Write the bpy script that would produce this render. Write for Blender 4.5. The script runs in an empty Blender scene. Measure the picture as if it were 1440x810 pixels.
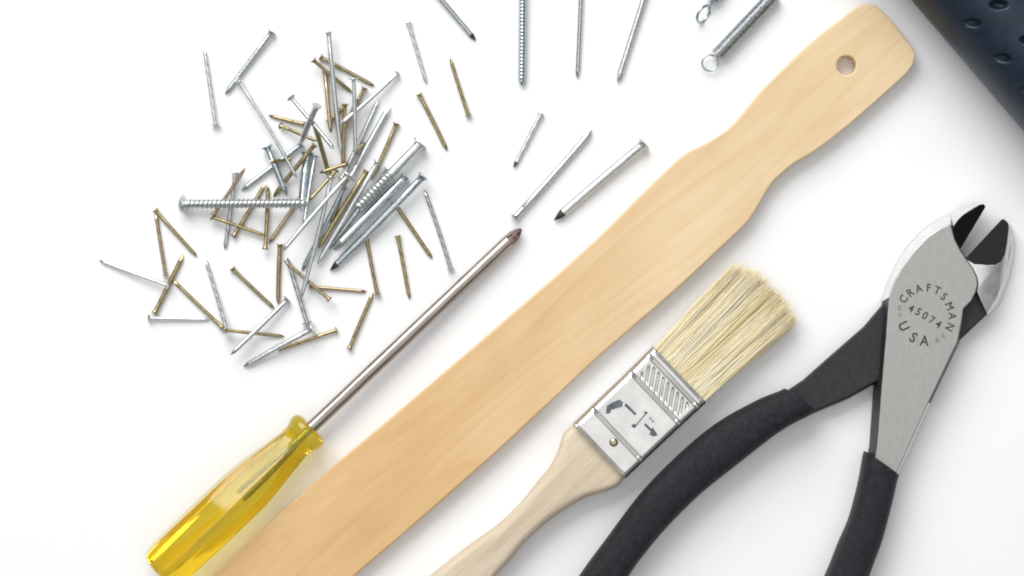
import bpy, bmesh, math, random
import numpy as np
from mathutils import Vector, Matrix

random.seed(7)
rng = np.random.default_rng(11)
scene = bpy.context.scene
C = scene.collection

# ------------------------------------------------------------------ camera
FRAME_W = 0.335                 # metres of table across the picture
S = FRAME_W / 1440.0            # metres of table per photo pixel
H = 0.75                        # camera height above the table
cam_data = bpy.data.cameras.new("camera")
cam = bpy.data.objects.new("camera", cam_data)
C.objects.link(cam)
cam.location = (0, 0, H)
cam.rotation_euler = (0, 0, 0)
cam_data.sensor_width = 36.0
cam_data.lens = 36.0 * H / FRAME_W
cam_data.clip_start = 0.01
cam_data.clip_end = 50
cam_data.dof.use_dof = True
cam_data.dof.focus_distance = H - 0.007
cam_data.dof.aperture_fstop = 7.0
scene.camera = cam

# ------------------------------------------------------------------ world and window light
world = bpy.data.worlds.new("World")
scene.world = world
world.use_nodes = True
bg = world.node_tree.nodes["Background"]
bg.inputs[0].default_value = (0.97, 0.985, 1.0, 1)
bg.inputs[1].default_value = 0.17


def area(name, loc, target, sx, sy, power, color):
    d = bpy.data.lights.new(name, 'AREA')
    d.shape = 'RECTANGLE'
    d.size, d.size_y = sx, sy
    d.energy = power
    d.color = color
    o = bpy.data.objects.new(name, d)
    C.objects.link(o)
    o.location = loc
    o.rotation_euler = (Vector(target) - Vector(loc)).to_track_quat('-Z', 'Y').to_euler()
    return o


area("window_light", (-0.45, 1.15, 1.05), (0, 0, 0), 1.4, 1.1, 22.5, (1.0, 0.995, 0.98))
area("ceiling_bounce_fill", (0.0, 0.1, 1.7), (0, 0.1, 0), 2.4, 2.4, 11.5, (0.985, 0.99, 1.0))  # added overhead fill standing in for ceiling bounce, not a real lamp

scene.view_settings.view_transform = 'Standard'
scene.view_settings.look = 'None'
scene.view_settings.exposure = 0.45
scene.view_settings.gamma = 1.0
scene.view_settings.use_curve_mapping = False
scene.render.engine = 'CYCLES'
scene.cycles.use_denoising = True
scene.cycles.max_bounces = 14
scene.cycles.transmission_bounces = 10
scene.cycles.filter_width = 1.9


# ------------------------------------------------------------------ helpers
def W(x, y, z=0.0):
    """table position of photo point (x, y) for something z metres above the table"""
    k = (H - z) / H
    return np.array([(x - 720) * S * k, (405 - y) * S * k, z])


def new_mesh(name, verts, faces, smooth=True, angle=35):
    me = bpy.data.meshes.new(name)
    me.from_pydata([tuple(map(float, v)) for v in verts], [], [tuple(map(int, f)) for f in faces])
    me.update()
    if smooth:
        me.polygons.foreach_set("use_smooth", [True] * len(me.polygons))
        me.set_sharp_from_angle(angle=math.radians(angle))
    return me


def link(name, me, mat, parent=None):
    o = bpy.data.objects.new(name, me)
    C.objects.link(o)
    if mat is not None:
        for m in (mat if isinstance(mat, (list, tuple)) else [mat]):
            me.materials.append(m)
    if parent is not None:
        o.parent = parent
    return o


def thing(name, label, cat, loc=(0, 0, 0), rot=None, group=None):
    o = bpy.data.objects.new(name, None)
    C.objects.link(o)
    o.empty_display_size = 0.01
    o.location = tuple(map(float, loc))
    if rot is not None:
        o.rotation_euler = rot
    o["label"] = label
    o["category"] = cat
    if group:
        o["group"] = group
    return o


def tube(rings, caps=(True, True)):
    """rings: list of (n,3) arrays -> verts, faces"""
    n = len(rings[0])
    verts = np.concatenate(rings)
    faces = []
    for i in range(len(rings) - 1):
        a, b = i * n, (i + 1) * n
        for j in range(n):
            k = (j + 1) % n
            faces.append((a + j, a + k, b + k, b + j))
    if caps[0]:
        faces.append(tuple(range(n - 1, -1, -1)))
    if caps[1]:
        faces.append(tuple(range((len(rings) - 1) * n, len(rings) * n)))
    return verts, faces


def ring_x(x, r, n, fn=None):
    """ring about the local x axis; counter-clockwise seen from -x so tube faces point out"""
    t = -np.arange(n) * 2 * np.pi / n
    rr = r * (fn(t) if fn else 1.0)
    return np.stack([np.full(n, x), np.cos(t) * rr, -np.sin(t) * rr], 1)


def revolve(prof, n=16, fn=None):
    return tube([ring_x(x, r, n, fn) for x, r in prof])


def cat_geo(parts):
    vs, fs, off = [], [], 0
    for v, f in parts:
        v = np.asarray(v)
        vs.append(v)
        fs += [tuple(i + off for i in q) for q in f]
        off += len(v)
    return np.concatenate(vs), fs


def catmull(pts, per=6, closed=False):
    P = np.asarray(pts, float)
    n = len(P)
    out = []
    segs = n if closed else n - 1
    for i in range(segs):
        if closed:
            p0, p1, p2, p3 = P[(i - 1) % n], P[i], P[(i + 1) % n], P[(i + 2) % n]
        else:
            p0, p1, p2, p3 = P[max(i - 1, 0)], P[i], P[i + 1], P[min(i + 2, n - 1)]
        for t in np.arange(per) / per:
            out.append(0.5 * ((2 * p1) + (-p0 + p2) * t + (2 * p0 - 5 * p1 + 4 * p2 - p3) * t * t
                              + (-p0 + 3 * p1 - 3 * p2 + p3) * t ** 3))
    if not closed:
        out.append(P[-1])
    return np.array(out)


def wire(pts, r, n=8):
    """round wire along a polyline"""
    P = np.asarray(pts, float)
    T = np.gradient(P, axis=0)
    T /= np.linalg.norm(T, axis=1)[:, None]
    ref = np.array([0.31, 0.27, 0.91])
    N = ref - T[0] * (ref @ T[0])
    N /= np.linalg.norm(N)
    rings = []
    a = np.arange(n) * 2 * np.pi / n
    for p, t in zip(P, T):
        N = N - t * (N @ t)
        N /= np.linalg.norm(N)
        B = np.cross(t, N)
        rings.append(p + r * (np.cos(a)[:, None] * N - np.sin(a)[:, None] * B))
    v, f = tube(rings)
    return v, [q[::-1] for q in f]


def plate(outline, z0, z1, bevel, hole=None, hole_r=0.0, hole_n=24):
    """flat slab from a closed outline (m), rounded rims, optional hole -> mesh"""
    cu = bpy.data.curves.new("plate", 'CURVE')
    cu.dimensions = '2D'
    cu.fill_mode = 'BOTH'
    cu.extrude = (z1 - z0) / 2 - bevel
    cu.bevel_depth = bevel
    cu.bevel_resolution = 3
    cu.offset = -bevel

    def spl(pts):
        s = cu.splines.new('POLY')
        s.points.add(len(pts) - 1)
        for p, q in zip(s.points, pts):
            p.co = (q[0], q[1], 0, 1)
        s.use_cyclic_u = True
    spl(outline)
    if hole is not None:
        a = np.arange(hole_n) * 2 * np.pi / hole_n
        spl([(hole[0] + hole_r * math.cos(t), hole[1] + hole_r * math.sin(t)) for t in a])
    o = bpy.data.objects.new("plate", cu)
    C.objects.link(o)
    dg = bpy.context.evaluated_depsgraph_get()
    me = bpy.data.meshes.new_from_object(o.evaluated_get(dg))
    bpy.data.objects.remove(o)
    bpy.data.curves.remove(cu)
    me.transform(Matrix.Translation((0, 0, (z0 + z1) / 2)))
    me.polygons.foreach_set("use_smooth", [True] * len(me.polygons))
    me.set_sharp_from_angle(angle=math.radians(40))
    return me


def glyphs(text, size, bold=0.0):
    """flat lettering geometry, centred on x, sitting on y = 0"""
    cu = bpy.data.curves.new("glyph", 'FONT')
    cu.body = text
    cu.size = size
    cu.align_x = 'CENTER'
    cu.offset = bold
    o = bpy.data.objects.new("glyph", cu)
    C.objects.link(o)
    dg = bpy.context.evaluated_depsgraph_get()
    me = bpy.data.meshes.new_from_object(o.evaluated_get(dg))
    v = np.array([p.co[:] for p in me.vertices])
    f = [tuple(p.vertices) for p in me.polygons]
    bpy.data.objects.remove(o)
    bpy.data.curves.remove(cu)
    bpy.data.meshes.remove(me)
    return v, f


def turn(v, ang, off):
    c, s = math.cos(ang), math.sin(ang)
    o = np.array(v, float)
    o[:, 0] = c * v[:, 0] - s * v[:, 1] + off[0]
    o[:, 1] = s * v[:, 0] + c * v[:, 1] + off[1]
    o[:, 2] = v[:, 2] + off[2]
    return o


# ------------------------------------------------------------------ materials
class NT:
    def __init__(self, name):
        self.m = bpy.data.materials.new(name)
        self.m.use_nodes = True
        self.t = self.m.node_tree
        self.b = self.t.nodes["Principled BSDF"]

    def n(self, kind, **kw):
        x = self.t.nodes.new(kind)
        for k, v in kw.items():
            if k in x.inputs:
                x.inputs[k].default_value = v
            else:
                setattr(x, k, v)
        return x

    def l(self, a, b):
        self.t.links.new(a, b)

    def coords(self, scale=(1, 1, 1), kind='Object'):
        tc = self.n("ShaderNodeTexCoord")
        mp = self.n("ShaderNodeMapping")
        mp.inputs["Scale"].default_value = scale
        self.l(tc.outputs[kind], mp.inputs["Vector"])
        return mp.outputs["Vector"]

    def noise(self, vec, scale, detail=4, rough=0.55, dist=0.0):
        x = self.n("ShaderNodeTexNoise", Scale=scale, Detail=detail, Roughness=rough, Distortion=dist)
        self.l(vec, x.inputs["Vector"])
        return x.outputs["Fac"]

    def ramp(self, fac, stops):
        x = self.n("ShaderNodeValToRGB")
        e = x.color_ramp.elements
        while len(e) < len(stops):
            e.new(0.5)
        for el, (p, c) in zip(e, stops):
            el.position = p
            el.color = (*c, 1)
        self.l(fac, x.inputs["Fac"])
        return x.outputs["Color"]

    def mix(self, fac, a, b, mode='MIX'):
        x = self.n("ShaderNodeMix", data_type='RGBA', blend_type=mode)
        for sock, val in ((x.inputs[0], fac), (x.inputs[6], a), (x.inputs[7], b)):
            if hasattr(val, "links") or hasattr(val, "is_linked"):
                self.l(val, sock)
            elif isinstance(val, tuple):
                sock.default_value = (*val, 1)
            else:
                sock.default_value = val
        return x.outputs[2]

    def bump(self, h, strength, dist):
        x = self.n("ShaderNodeBump", Strength=strength, Distance=dist)
        self.l(h, x.inputs["Height"])
        self.l(x.outputs["Normal"], self.b.inputs["Normal"])

    def set(self, **kw):
        for k, v in kw.items():
            self.b.inputs[k.replace("_", " ")].default_value = v
        return self.m


def metal(name, lo, hi, rough, scale=1000, bump=0.10, metallic=1.0, stretch=(1, 1, 1)):
    m = NT(name)
    v = m.coords(stretch)
    n = m.noise(v, scale, 4)
    oi = m.n("ShaderNodeObjectInfo")
    vr = m.n("ShaderNodeMapRange")
    vr.inputs["To Min"].default_value = 0.88
    vr.inputs["To Max"].default_value = 1.10
    m.l(oi.outputs["Random"], vr.inputs["Value"])
    hs = m.n("ShaderNodeHueSaturation")
    m.l(vr.outputs["Result"], hs.inputs["Value"])
    m.l(m.ramp(n, [(0.3, lo), (0.7, hi)]), hs.inputs["Color"])
    m.l(hs.outputs["Color"], m.b.inputs["Base Color"])
    r = m.n("ShaderNodeMapRange")
    r.inputs["To Min"].default_value = rough * 0.75
    r.inputs["To Max"].default_value = rough * 1.35
    m.l(n, r.inputs["Value"])
    m.l(r.outputs["Result"], m.b.inputs["Roughness"])
    m.bump(m.noise(v, scale * 3, 3), bump, 0.0001)
    return m.set(Metallic=metallic)


M = {}
M['zinc'] = metal("galvanised_steel", (0.46, 0.485, 0.50), (0.64, 0.67, 0.685), 0.27)
M['zinc_light'] = metal("pale_galvanised_steel", (0.58, 0.61, 0.615), (0.76, 0.79, 0.795), 0.31)
M['zinc_blue'] = metal("bluish_zinc_plate", (0.36, 0.41, 0.44), (0.56, 0.62, 0.65), 0.24)
M['brass'] = metal("brass_plate", (0.31, 0.25, 0.135), (0.48, 0.40, 0.23), 0.28)
M['bronze'] = metal("warm_bronze_plate", (0.36, 0.275, 0.18), (0.54, 0.43, 0.29), 0.30)
M['dark_point'] = metal("dark_cut_steel", (0.05, 0.055, 0.06), (0.16, 0.17, 0.18), 0.4)
M['grey_point'] = metal("grey_cut_steel", (0.20, 0.21, 0.215), (0.38, 0.39, 0.40), 0.38)
M['shaft'] = metal("chromed_shaft", (0.27, 0.235, 0.21), (0.42, 0.38, 0.35), 0.27, 900, 0.05, stretch=(0.1, 1, 1))
M['tip'] = metal("worn_driver_tip", (0.10, 0.055, 0.05), (0.46, 0.36, 0.34), 0.42, 700, 0.3)
M['plier_face'] = metal("ground_plier_steel", (0.37, 0.36, 0.345), (0.43, 0.42, 0.40), 0.42, 900, 0.12, stretch=(1, 0.3, 1))
M['plier_bright'] = metal("polished_plier_steel", (0.72, 0.72, 0.72), (0.86, 0.86, 0.86), 0.42, 200, 0.04)
M['black_steel'] = metal("black_oxide_steel", (0.010, 0.010, 0.013), (0.028, 0.028, 0.034), 0.5, 600, 0.2, metallic=0.15)
M['cut_black'] = metal("black_cutting_bevel", (0.006, 0.006, 0.008), (0.016, 0.017, 0.02), 0.6, 600, 0.1, metallic=0.0)
M['cut_black'].node_tree.nodes["Principled BSDF"].inputs["Specular IOR Level"].default_value = 0.12
M['ferrule'] = metal("tinned_ferrule", (0.60, 0.59, 0.57), (0.74, 0.73, 0.705), 0.20, 160, 0.05, metallic=1.0)
M['rivet'] = metal("rivet_brass", (0.42, 0.36, 0.24), (0.66, 0.58, 0.42), 0.25)


def white_table():
    m = NT("white_table_laminate")
    v = m.coords()
    n = m.noise(v, 9, 3)
    m.l(m.ramp(n, [(0.3, (0.845, 0.848, 0.855)), (0.7, (0.865, 0.868, 0.873))]), m.b.inputs["Base Color"])
    m.bump(m.noise(v, 900, 2), 0.05, 0.0002)
    return m.set(Roughness=0.55, Specular_IOR_Level=0.25)


M['table'] = white_table()


def stick_wood():
    m = NT("birch_stick_wood")
    # broad cathedral figure, fine fibre and blotchy warmth, all running along local x
    fig = m.noise(m.coords((5.0, 34, 1)), 1.0, 1.5, 0.4, 0.25)
    mul = m.n("ShaderNodeMath", operation='MULTIPLY')
    mul.inputs[1].default_value = 13.0
    m.l(fig, mul.inputs[0])
    fr = m.n("ShaderNodeMath", operation='FRACT')
    m.l(mul.outputs[0], fr.inputs[0])
    fib = m.noise(m.coords((40, 900, 200)), 1.0, 5, 0.6)
    blot = m.noise(m.coords((16, 46, 20)), 1.0, 4, 0.6)
    base = m.ramp(blot, [(0.25, (0.685, 0.495, 0.295)), (0.5, (0.75, 0.58, 0.362)), (0.75, (0.81, 0.655, 0.448))])
    lines = m.ramp(fr.outputs[0], [(0.0, (1, 1, 1)), (0.55, (0.985, 0.97, 0.95)), (0.90, (0.90, 0.82, 0.71)), (1.0, (1, 1, 1))])
    c = m.mix(0.38, base, lines, 'MULTIPLY')
    fibc = m.ramp(fib, [(0.3, (0.93, 0.90, 0.86)), (0.65, (1, 1, 1))])
    c = m.mix(0.7, c, fibc, 'MULTIPLY')
    # warmer and darker towards the lower-left end
    tc = m.n("ShaderNodeTexCoord")
    sep = m.n("ShaderNodeSeparateXYZ")
    m.l(tc.outputs["Object"], sep.inputs[0])
    mr = m.n("ShaderNodeMapRange")
    mr.inputs["From Min"].default_value = 0.13
    mr.inputs["From Max"].default_value = -0.02
    m.l(sep.outputs["X"], mr.inputs["Value"])
    c = m.mix(mr.outputs["Result"], c, m.mix(1.0, c, (0.92, 0.79, 0.62), 'MULTIPLY'))
    m.l(c, m.b.inputs["Base Color"])
    m.bump(fib, 0.16, 0.0004)
    return m.set(Roughness=0.58, Specular_IOR_Level=0.3)


M['stick'] = stick_wood()


def brush_wood():
    m = NT("pale_raw_handle_wood")
    fib = m.noise(m.coords((30, 700, 260)), 1.0, 5, 0.6)
    blot = m.noise(m.coords((24, 120, 60)), 1.0, 4, 0.6)
    base = m.ramp(blot, [(0.3, (0.60, 0.50, 0.375)), (0.7, (0.72, 0.625, 0.49))])
    c = m.mix(0.85, base, m.ramp(fib, [(0.3, (0.82, 0.79, 0.75)), (0.65, (1, 1, 1))]), 'MULTIPLY')
    m.l(c, m.b.inputs["Base Color"])
    m.bump(fib, 0.25, 0.0004)
    return m.set(Roughness=0.7, Specular_IOR_Level=0.2)


M['brush_wood'] = brush_wood()


def rubber(name, lo, hi, scale, rough, bump, spec=0.4):
    m = NT(name)
    v = m.coords()
    n = m.noise(v, scale, 5, 0.65)
    m.l(m.ramp(n, [(0.3, lo), (0.72, hi)]), m.b.inputs["Base Color"])
    m.bump(m.noise(v, scale * 5, 3, 0.7), bump, 0.0003)
    return m.set(Roughness=rough, Specular_IOR_Level=spec)


M['grip'] = rubber("charcoal_dipped_grip", (0.004, 0.005, 0.007), (0.020, 0.023, 0.028), 620, 0.52, 0.9, 0.32)
M['navy'] = rubber("navy_moulded_rubber", (0.004, 0.011, 0.023), (0.009, 0.024, 0.046), 260, 0.40, 0.35, 0.4)


def acetate():
    m = NT("clear_yellow_acetate")
    m.set(Base_Color=(1.0, 0.81, 0.06, 1), Roughness=0.025, IOR=1.46, Transmission_Weight=0.86)
    va = m.n("ShaderNodeVolumeAbsorption", Color=(1.0, 0.62, 0.01, 1), Density=9.0)
    out = m.t.nodes["Material Output"]
    m.l(va.outputs[0], out.inputs["Volume"])
    return m.m


M['acetate'] = acetate()


def bristle():
    m = NT("natural_hog_bristle")
    at = m.n("ShaderNodeAttribute", attribute_name="tone")
    c = m.ramp(at.outputs["Fac"], [(0.0, (0.66, 0.50, 0.22)), (0.22, (0.90, 0.77, 0.45)), (0.55, (0.97, 0.88, 0.62)), (1.0, (0.985, 0.95, 0.80))])
    m.l(c, m.b.inputs["Base Color"])
    tr = m.n("ShaderNodeBsdfTranslucent")
    m.l(c, tr.inputs["Color"])
    mx = m.n("ShaderNodeMixShader")
    mx.inputs[0].default_value = 0.2
    m.l(m.b.outputs[0], mx.inputs[1])
    m.l(tr.outputs[0], mx.inputs[2])
    m.l(mx.outputs[0], m.t.nodes["Material Output"].inputs["Surface"])
    return m.set(Roughness=0.45, Specular_IOR_Level=0.35)


M['bristle'] = bristle()


def plain(name, col, rough=0.6, spec=0.2):
    m = NT(name)
    n = m.noise(m.coords(), 900, 3)
    hi = tuple(min(1, c * 1.5 + 0.01) for c in col)
    m.l(m.ramp(n, [(0.3, col), (0.75, hi)]), m.b.inputs["Base Color"])
    return m.set(Roughness=rough, Specular_IOR_Level=spec)


M['etch'] = plain("etched_dark_lettering", (0.055, 0.05, 0.048))
M['etch_faint'] = plain("worn_faint_lettering", (0.17, 0.16, 0.155))
M['stamp'] = metal("stamped_dark_mark", (0.08, 0.09, 0.10), (0.22, 0.235, 0.25), 0.3)

# ------------------------------------------------------------------ the table
tv = [(-1.6, -1.2, -0.03), (1.6, -1.2, -0.03), (1.6, 1.2, -0.03), (-1.6, 1.2, -0.03),
      (-1.6, -1.2, 0), (1.6, -1.2, 0), (1.6, 1.2, 0), (-1.6, 1.2, 0)]
tf = [(0, 3, 2, 1), (4, 5, 6, 7), (0, 1, 5, 4), (1, 2, 6, 5), (2, 3, 7, 6), (3, 0, 4, 7)]
table = link("tabletop", new_mesh("tabletop", tv, tf, smooth=False), M['table'])
table["kind"] = "structure"


# ------------------------------------------------------------------ paint stirring stick
def build_stick():
    z = 0.0060
    raw = [(226, 874), (300, 811), (372, 743), (451, 671), (533, 602), (614, 533), (709, 451), (800, 372),
           (858, 318), (910, 266), (960, 219), (988, 204), (1026, 180), (1050, 153), (1071, 128), (1098, 100),
           (1140, 60), (1181, 28), (1207, 9), (1226, 6), (1244, 18), (1264, 42), (1284, 68), (1287, 81),
           (1278, 100), (1247, 129), (1202, 169), (1154, 207), (1116, 231), (1091, 252), (1077, 271),
           (1052, 311), (1010, 352), (950, 408), (890, 460), (835, 508), (770, 569), (700, 634), (620, 705), (560, 757),
           (497, 811), (420, 877), (330, 950), (160, 950)]
    ang = math.atan2(220, 258)
    loc = W(640, 590, 0)
    R = np.array([[math.cos(ang), math.sin(ang)], [-math.sin(ang), math.cos(ang)]])
    px = catmull(raw[:-1], 5)
    px = np.concatenate([px, [[250, 960], [170, 925]]])
    pts = np.array([W(x, y, z)[:2] for x, y in px]) - loc[:2]
    pts = pts @ R.T
    hole = R @ (W(1190.5, 92, z)[:2] - loc[:2])
    t = thing("paint_stirrer", "flat pale wooden paint stirring stick with a hole, lying diagonally across the table",
              "stirring stick", loc, (0, 0, ang))
    me = plate(pts, 0.00005, z, 0.0006, hole, 13.2 * S, 28)
    link("blade", me, M['stick'], t)
    return t


build_stick()


# ------------------------------------------------------------------ screwdriver
def build_screwdriver():
    p0 = Vector(W(733, 322, 0.0026))
    p1 = Vector(W(229, 799, 0.0089))
    d = (p1 - p0)
    L = d.length
    q = d.to_track_quat('X', 'Z')
    t = thing("screwdriver", "cross-point screwdriver with a clear yellow plastic handle and bare steel shaft",
              "screwdriver", p0)
    t.rotation_mode = 'QUATERNION'
    t.rotation_quaternion = q
    u = S
    rs = 9.1 * u
    xc = 402 * u                                       # front of the collar
    # shaft, tang inside the handle with two flattened wings
    dense = [(24 * u, rs * 0.98), (34 * u, rs), (xc * 0.5, rs), (xc + 3 * u, rs)]
    v, f = revolve(dense, 28)
    link("shaft", new_mesh("shaft", v, f), M['shaft'], t)
    wings = [revolve([(xc + 2 * u, 4.0 * u), (xc + 60 * u, 3.8 * u), (xc + 134 * u, 3.5 * u), (xc + 138 * u, 2.4 * u)], 20)]
    v, f = cat_geo(wings)
    link("tang", new_mesh("tang", v, f), M['grey_point'], t)
    # cross point: four flutes cut in a cone
    n = 48

    def flute(depth):
        return lambda th: 1 - depth * np.clip(np.cos(4 * (th + math.radians(20))) * 1.6 - 0.5, 0, 1)
    rings = []
    for x, r, dp in [(0, 1.6, .1), (1.5, 3.0, .40), (5, 4.9, .5), (10, 6.9, .5), (14, 8.0, .46), (19, 8.2, .34), (26, 8.5, .14), (34, 9.12, .0)]:
        rings.append(ring_x(x * u, r * u, n, flute(dp)))
    v, f = tube(rings)
    link("cross_point", new_mesh("cross_point", v, f, angle=28), M['tip'], t)
    # handle: fluted acetate grip with a collar bead at the front
    n = 120

    def facet(amount):
        def fn(th):
            a = (th + math.radians(22)) % (math.pi / 3) - math.pi / 6
            flat = math.cos(math.pi / 6) / np.cos(a)
            flat = np.minimum(flat, 0.982)             # edges rounded over
            return 1 - amount * (0.985 - flat) * 1.05
        return fn
    prof = [(0.6, 3.0, 0), (0.3, 12, 0), (0, 19, 0), (1.5, 25, 0), (5, 28.0, 0), (10, 29.2, 0), (15, 28.4, 0), (19, 26.2, 0), (24, 24.6, .0), (32, 24.6, .25),
            (45, 27.2, .7), (70, 31.0, 1), (98, 35.2, 1), (118, 37.4, 1), (140, 38.4, 1), (180, 38.6, 1), (220, 38.4, 1),
            (250, 38.0, 1), (272, 37.4, 1), (281, 36.2, .9), (287, 33.8, .7), (291, 29, .4), (293, 22, 0.1), (294, 13, 0), (294.2, 4, 0)]
    rings = [ring_x(xc + x * u, r * u, n, facet(a)) for x, r, a in prof]
    v, f = tube(rings)
    me = new_mesh("handle", v, f, angle=24)
    bm = bmesh.new()
    bm.from_mesh(me)
    bmesh.ops.remove_doubles(bm, verts=bm.verts, dist=1e-7)
    bm.to_mesh(me)
    bm.free()
    me.set_sharp_from_angle(angle=math.radians(24))
    link("handle", me, M['acetate'], t)
    return t


build_screwdriver()


# ------------------------------------------------------------------ paint brush
def rrect(hw, hh, cr, n_corner=10, n_side=40, n_end=8):
    """rounded rectangle section (v, w, normal) counter-clockwise seen from +x looking back"""
    pts = []

    def arc(cx, cy, a0, a1, n):
        for a in np.linspace(a0, a1, n, endpoint=False):
            pts.append((cx + cr * math.cos(a), cy + cr * math.sin(a)))

    def seg(x0, y0, x1, y1, n):
        for s in np.linspace(0, 1, n, endpoint=False):
            pts.append((x0 + (x1 - x0) * s, y0 + (y1 - y0) * s))
    h = math.pi / 2
    seg(hw, -hh + cr, hw, hh - cr, n_end)
    arc(hw - cr, hh - cr, 0, h, n_corner)
    seg(hw - cr, hh, -hw + cr, hh, n_side)
    arc(-hw + cr, hh - cr, h, 2 * h, n_corner)
    seg(-hw, hh - cr, -hw, -hh + cr, n_end)
    arc(-hw + cr, -hh + cr, 2 * h, 3 * h, n_corner)
    seg(-hw + cr, -hh, hw - cr, -hh, n_side)
    arc(hw - cr, -hh + cr, 3 * h, 4 * h, n_corner)
    return np.array(pts)


def build_brush():
    zt = 0.0112
    k = (H - zt) / H
    u = S * k
    base_px = np.array([843.5, 635.0])
    dpx = np.array([113.0, -107.5])
    dpx /= np.linalg.norm(dpx)
    npx = np.array([-dpx[1], dpx[0]])                 # to the right of the bristle direction (lower right in the photo)
    ang = math.atan2(-dpx[1], dpx[0])
    loc = W(base_px[0], base_px[1], zt)
    loc[2] = 0
    t = thing("paint_brush", "flat chip paint brush with pale bristles, tinned ferrule and raw wood handle", "paint brush",
              loc, (0, 0, ang))

    def uv(px, py):
        d = np.array([px, py]) - base_px
        return d @ dpx, -(d @ npx)                    # local x, local y (y up-left)
    zc = zt / 2
    # ---- ferrule
    sec = rrect(54, zc / u, 12, 10, 96, 6)
    hh = zc / u
    nrm = np.zeros_like(sec)
    for i, (v, w) in enumerate(sec):
        cx = np.clip(v, -42, 42)
        cw = np.clip(w, -hh + 12, hh - 12)
        d = np.array([v - cx, w - cw])
        nrm[i] = d / (np.linalg.norm(d) + 1e-9)
    xs = np.arange(0, 156.1, 0.75)
    rings = []
    for x in xs:
        v, w = sec[:, 0], sec[:, 1]
        disp = np.zeros(len(sec))
        face = np.clip((50 - np.abs(v)) / 9, 0, 1)
        for g, wd, dp in ((34, 3.4, 4.6), (108, 3.4, 4.6), (143, 3.6, 5.0), (153.4, 2.0, 3.6), (2.2, 2.0, 3.6)):
            disp -= dp * max(0.0, 1 - abs(x - g) / wd) * face
        # slanted pressed strokes between the two upper grooves
        if 112 < x < 138:
            ph = ((v + 0.72 * (x - 112)) / 9.6) % 1.0
            stroke = np.clip(1 - np.abs(ph - 0.5) / 0.26, 0, 1)
            win = min((x - 112) / 3, (138 - x) / 3, 1) * np.clip((42 - np.abs(v)) / 6, 0, 1)
            disp -= 2.6 * stroke * win
        disp += 0.3 * np.exp(-(x / 1.2) ** 2)
        p = sec + nrm * disp[:, None]
        if x > 100:
            p = p * np.array([1.0 + 0.02 * (x - 100) / 56, 1.0])
        rings.append(np.stack([np.full(len(sec), x), -p[:, 0], p[:, 1] + hh], 1) * u)
    rr = [np.array(r) for r in rings]
    # rolled-in lips
    lip0 = rr[0].copy(); lip0[:, 1] *= 0.965; lip0[:, 2] = (lip0[:, 2] - zc) * 0.86 + zc; lip0[:, 0] += 3 * u
    lip1 = rr[-1].copy(); lip1[:, 1] *= 0.965; lip1[:, 2] = (lip1[:, 2] - zc) * 0.86 + zc; lip1[:, 0] -= 4 * u
    v, f = tube([lip0] + rr + [lip1])
    v[:, 2] = np.maximum(v[:, 2], 0.00004)
    fer = link("ferrule", new_mesh("ferrule", v, f, angle=50), M['ferrule'], t)
    # rivet
    ru, rv = uv(863, 622)
    pv, pf = revolve([(0, 6.2 * u), (1.0 * u, 6.3 * u), (2.2 * u, 5.4 * u), (3.2 * u, 3.4 * u), (3.6 * u, 1.0 * u)], 20)
    pv = np.stack([pv[:, 1] + ru * u, pv[:, 2] + rv * u, pv[:, 0] + zt - 0.2 * u], 1)
    link("rivet", new_mesh("rivet", pv, pf), M['rivet'], fer)
    # stamped size mark: arrow, 1", arrow, read across the ferrule
    geo = []
    zm = zt + 0.00016

    def poly(pts):
        vv = np.array([[*uv(790 + a / 3.68, 470 + b / 3.68), 0] for a, b in pts]) * u
        vv[:, 2] = zm
        top = vv.copy()
        bot = vv.copy(); bot[:, 2] -= 0.0003
        n = len(pts)
        area2 = sum(vv[i][0] * vv[(i + 1) % n][1] - vv[(i + 1) % n][0] * vv[i][1] for i in range(n))
        idx = list(range(n)) if area2 > 0 else list(range(n))[::-1]
        fs = [tuple(idx)] + [(idx[i], idx[i] + n, idx[(i + 1) % n] + n, idx[(i + 1) % n]) for i in range(n)]
        geo.append((np.concatenate([top, bot]), fs))
    poly([(228, 412), (232, 372), (262, 352), (300, 338), (318, 352), (312, 376), (282, 384), (256, 392), (248, 410)])
    poly([(322, 368), (334, 358), (388, 412), (378, 420)])
    poly([(424, 468), (434, 460), (468, 494), (458, 502)])
    poly([(452, 520), (470, 480), (498, 524), (474, 530)])
    poly([(362, 470), (372, 462), (384, 470), (376, 486), (362, 480)])
    poly([(452, 432), (457, 428), (466, 440), (461, 444)])
    poly([(464, 446), (469, 442), (478, 454), (473, 458)])
    v, f = cat_geo(geo)
    link("stamped_size_mark", new_mesh("stamped_size_mark", v, f, smooth=False), M['stamp'], fer)
    geo = []
    poly([(372, 478), (436, 402), (444, 408), (380, 484)])
    poly([(424, 398), (446, 402), (440, 412), (424, 408)])
    v, f = cat_geo(geo)
    link("stamped_numeral", new_mesh("stamped_numeral", v, f, smooth=False), M['grey_point'], fer)

    # ---- wooden handle, lofted between its two outlines
    Lf = [(812, 594), (806, 601), (794, 611), (786, 634), (775, 657), (757, 679), (729, 713), (698, 742), (655, 773), (613, 806), (560, 850), (500, 905), (450, 960), (420, 1000)]
    Rt = [(884, 668), (878, 675), (870, 685), (854, 692), (823, 702), (794, 719), (766, 739), (738, 765), (715, 793), (699, 810), (655, 868), (600, 930), (530, 985), (470, 1020)]
    Lc = catmull(Lf, 5)
    Rc = catmull(Rt, 5)
    rings = []
    m = len(Lc)
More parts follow.
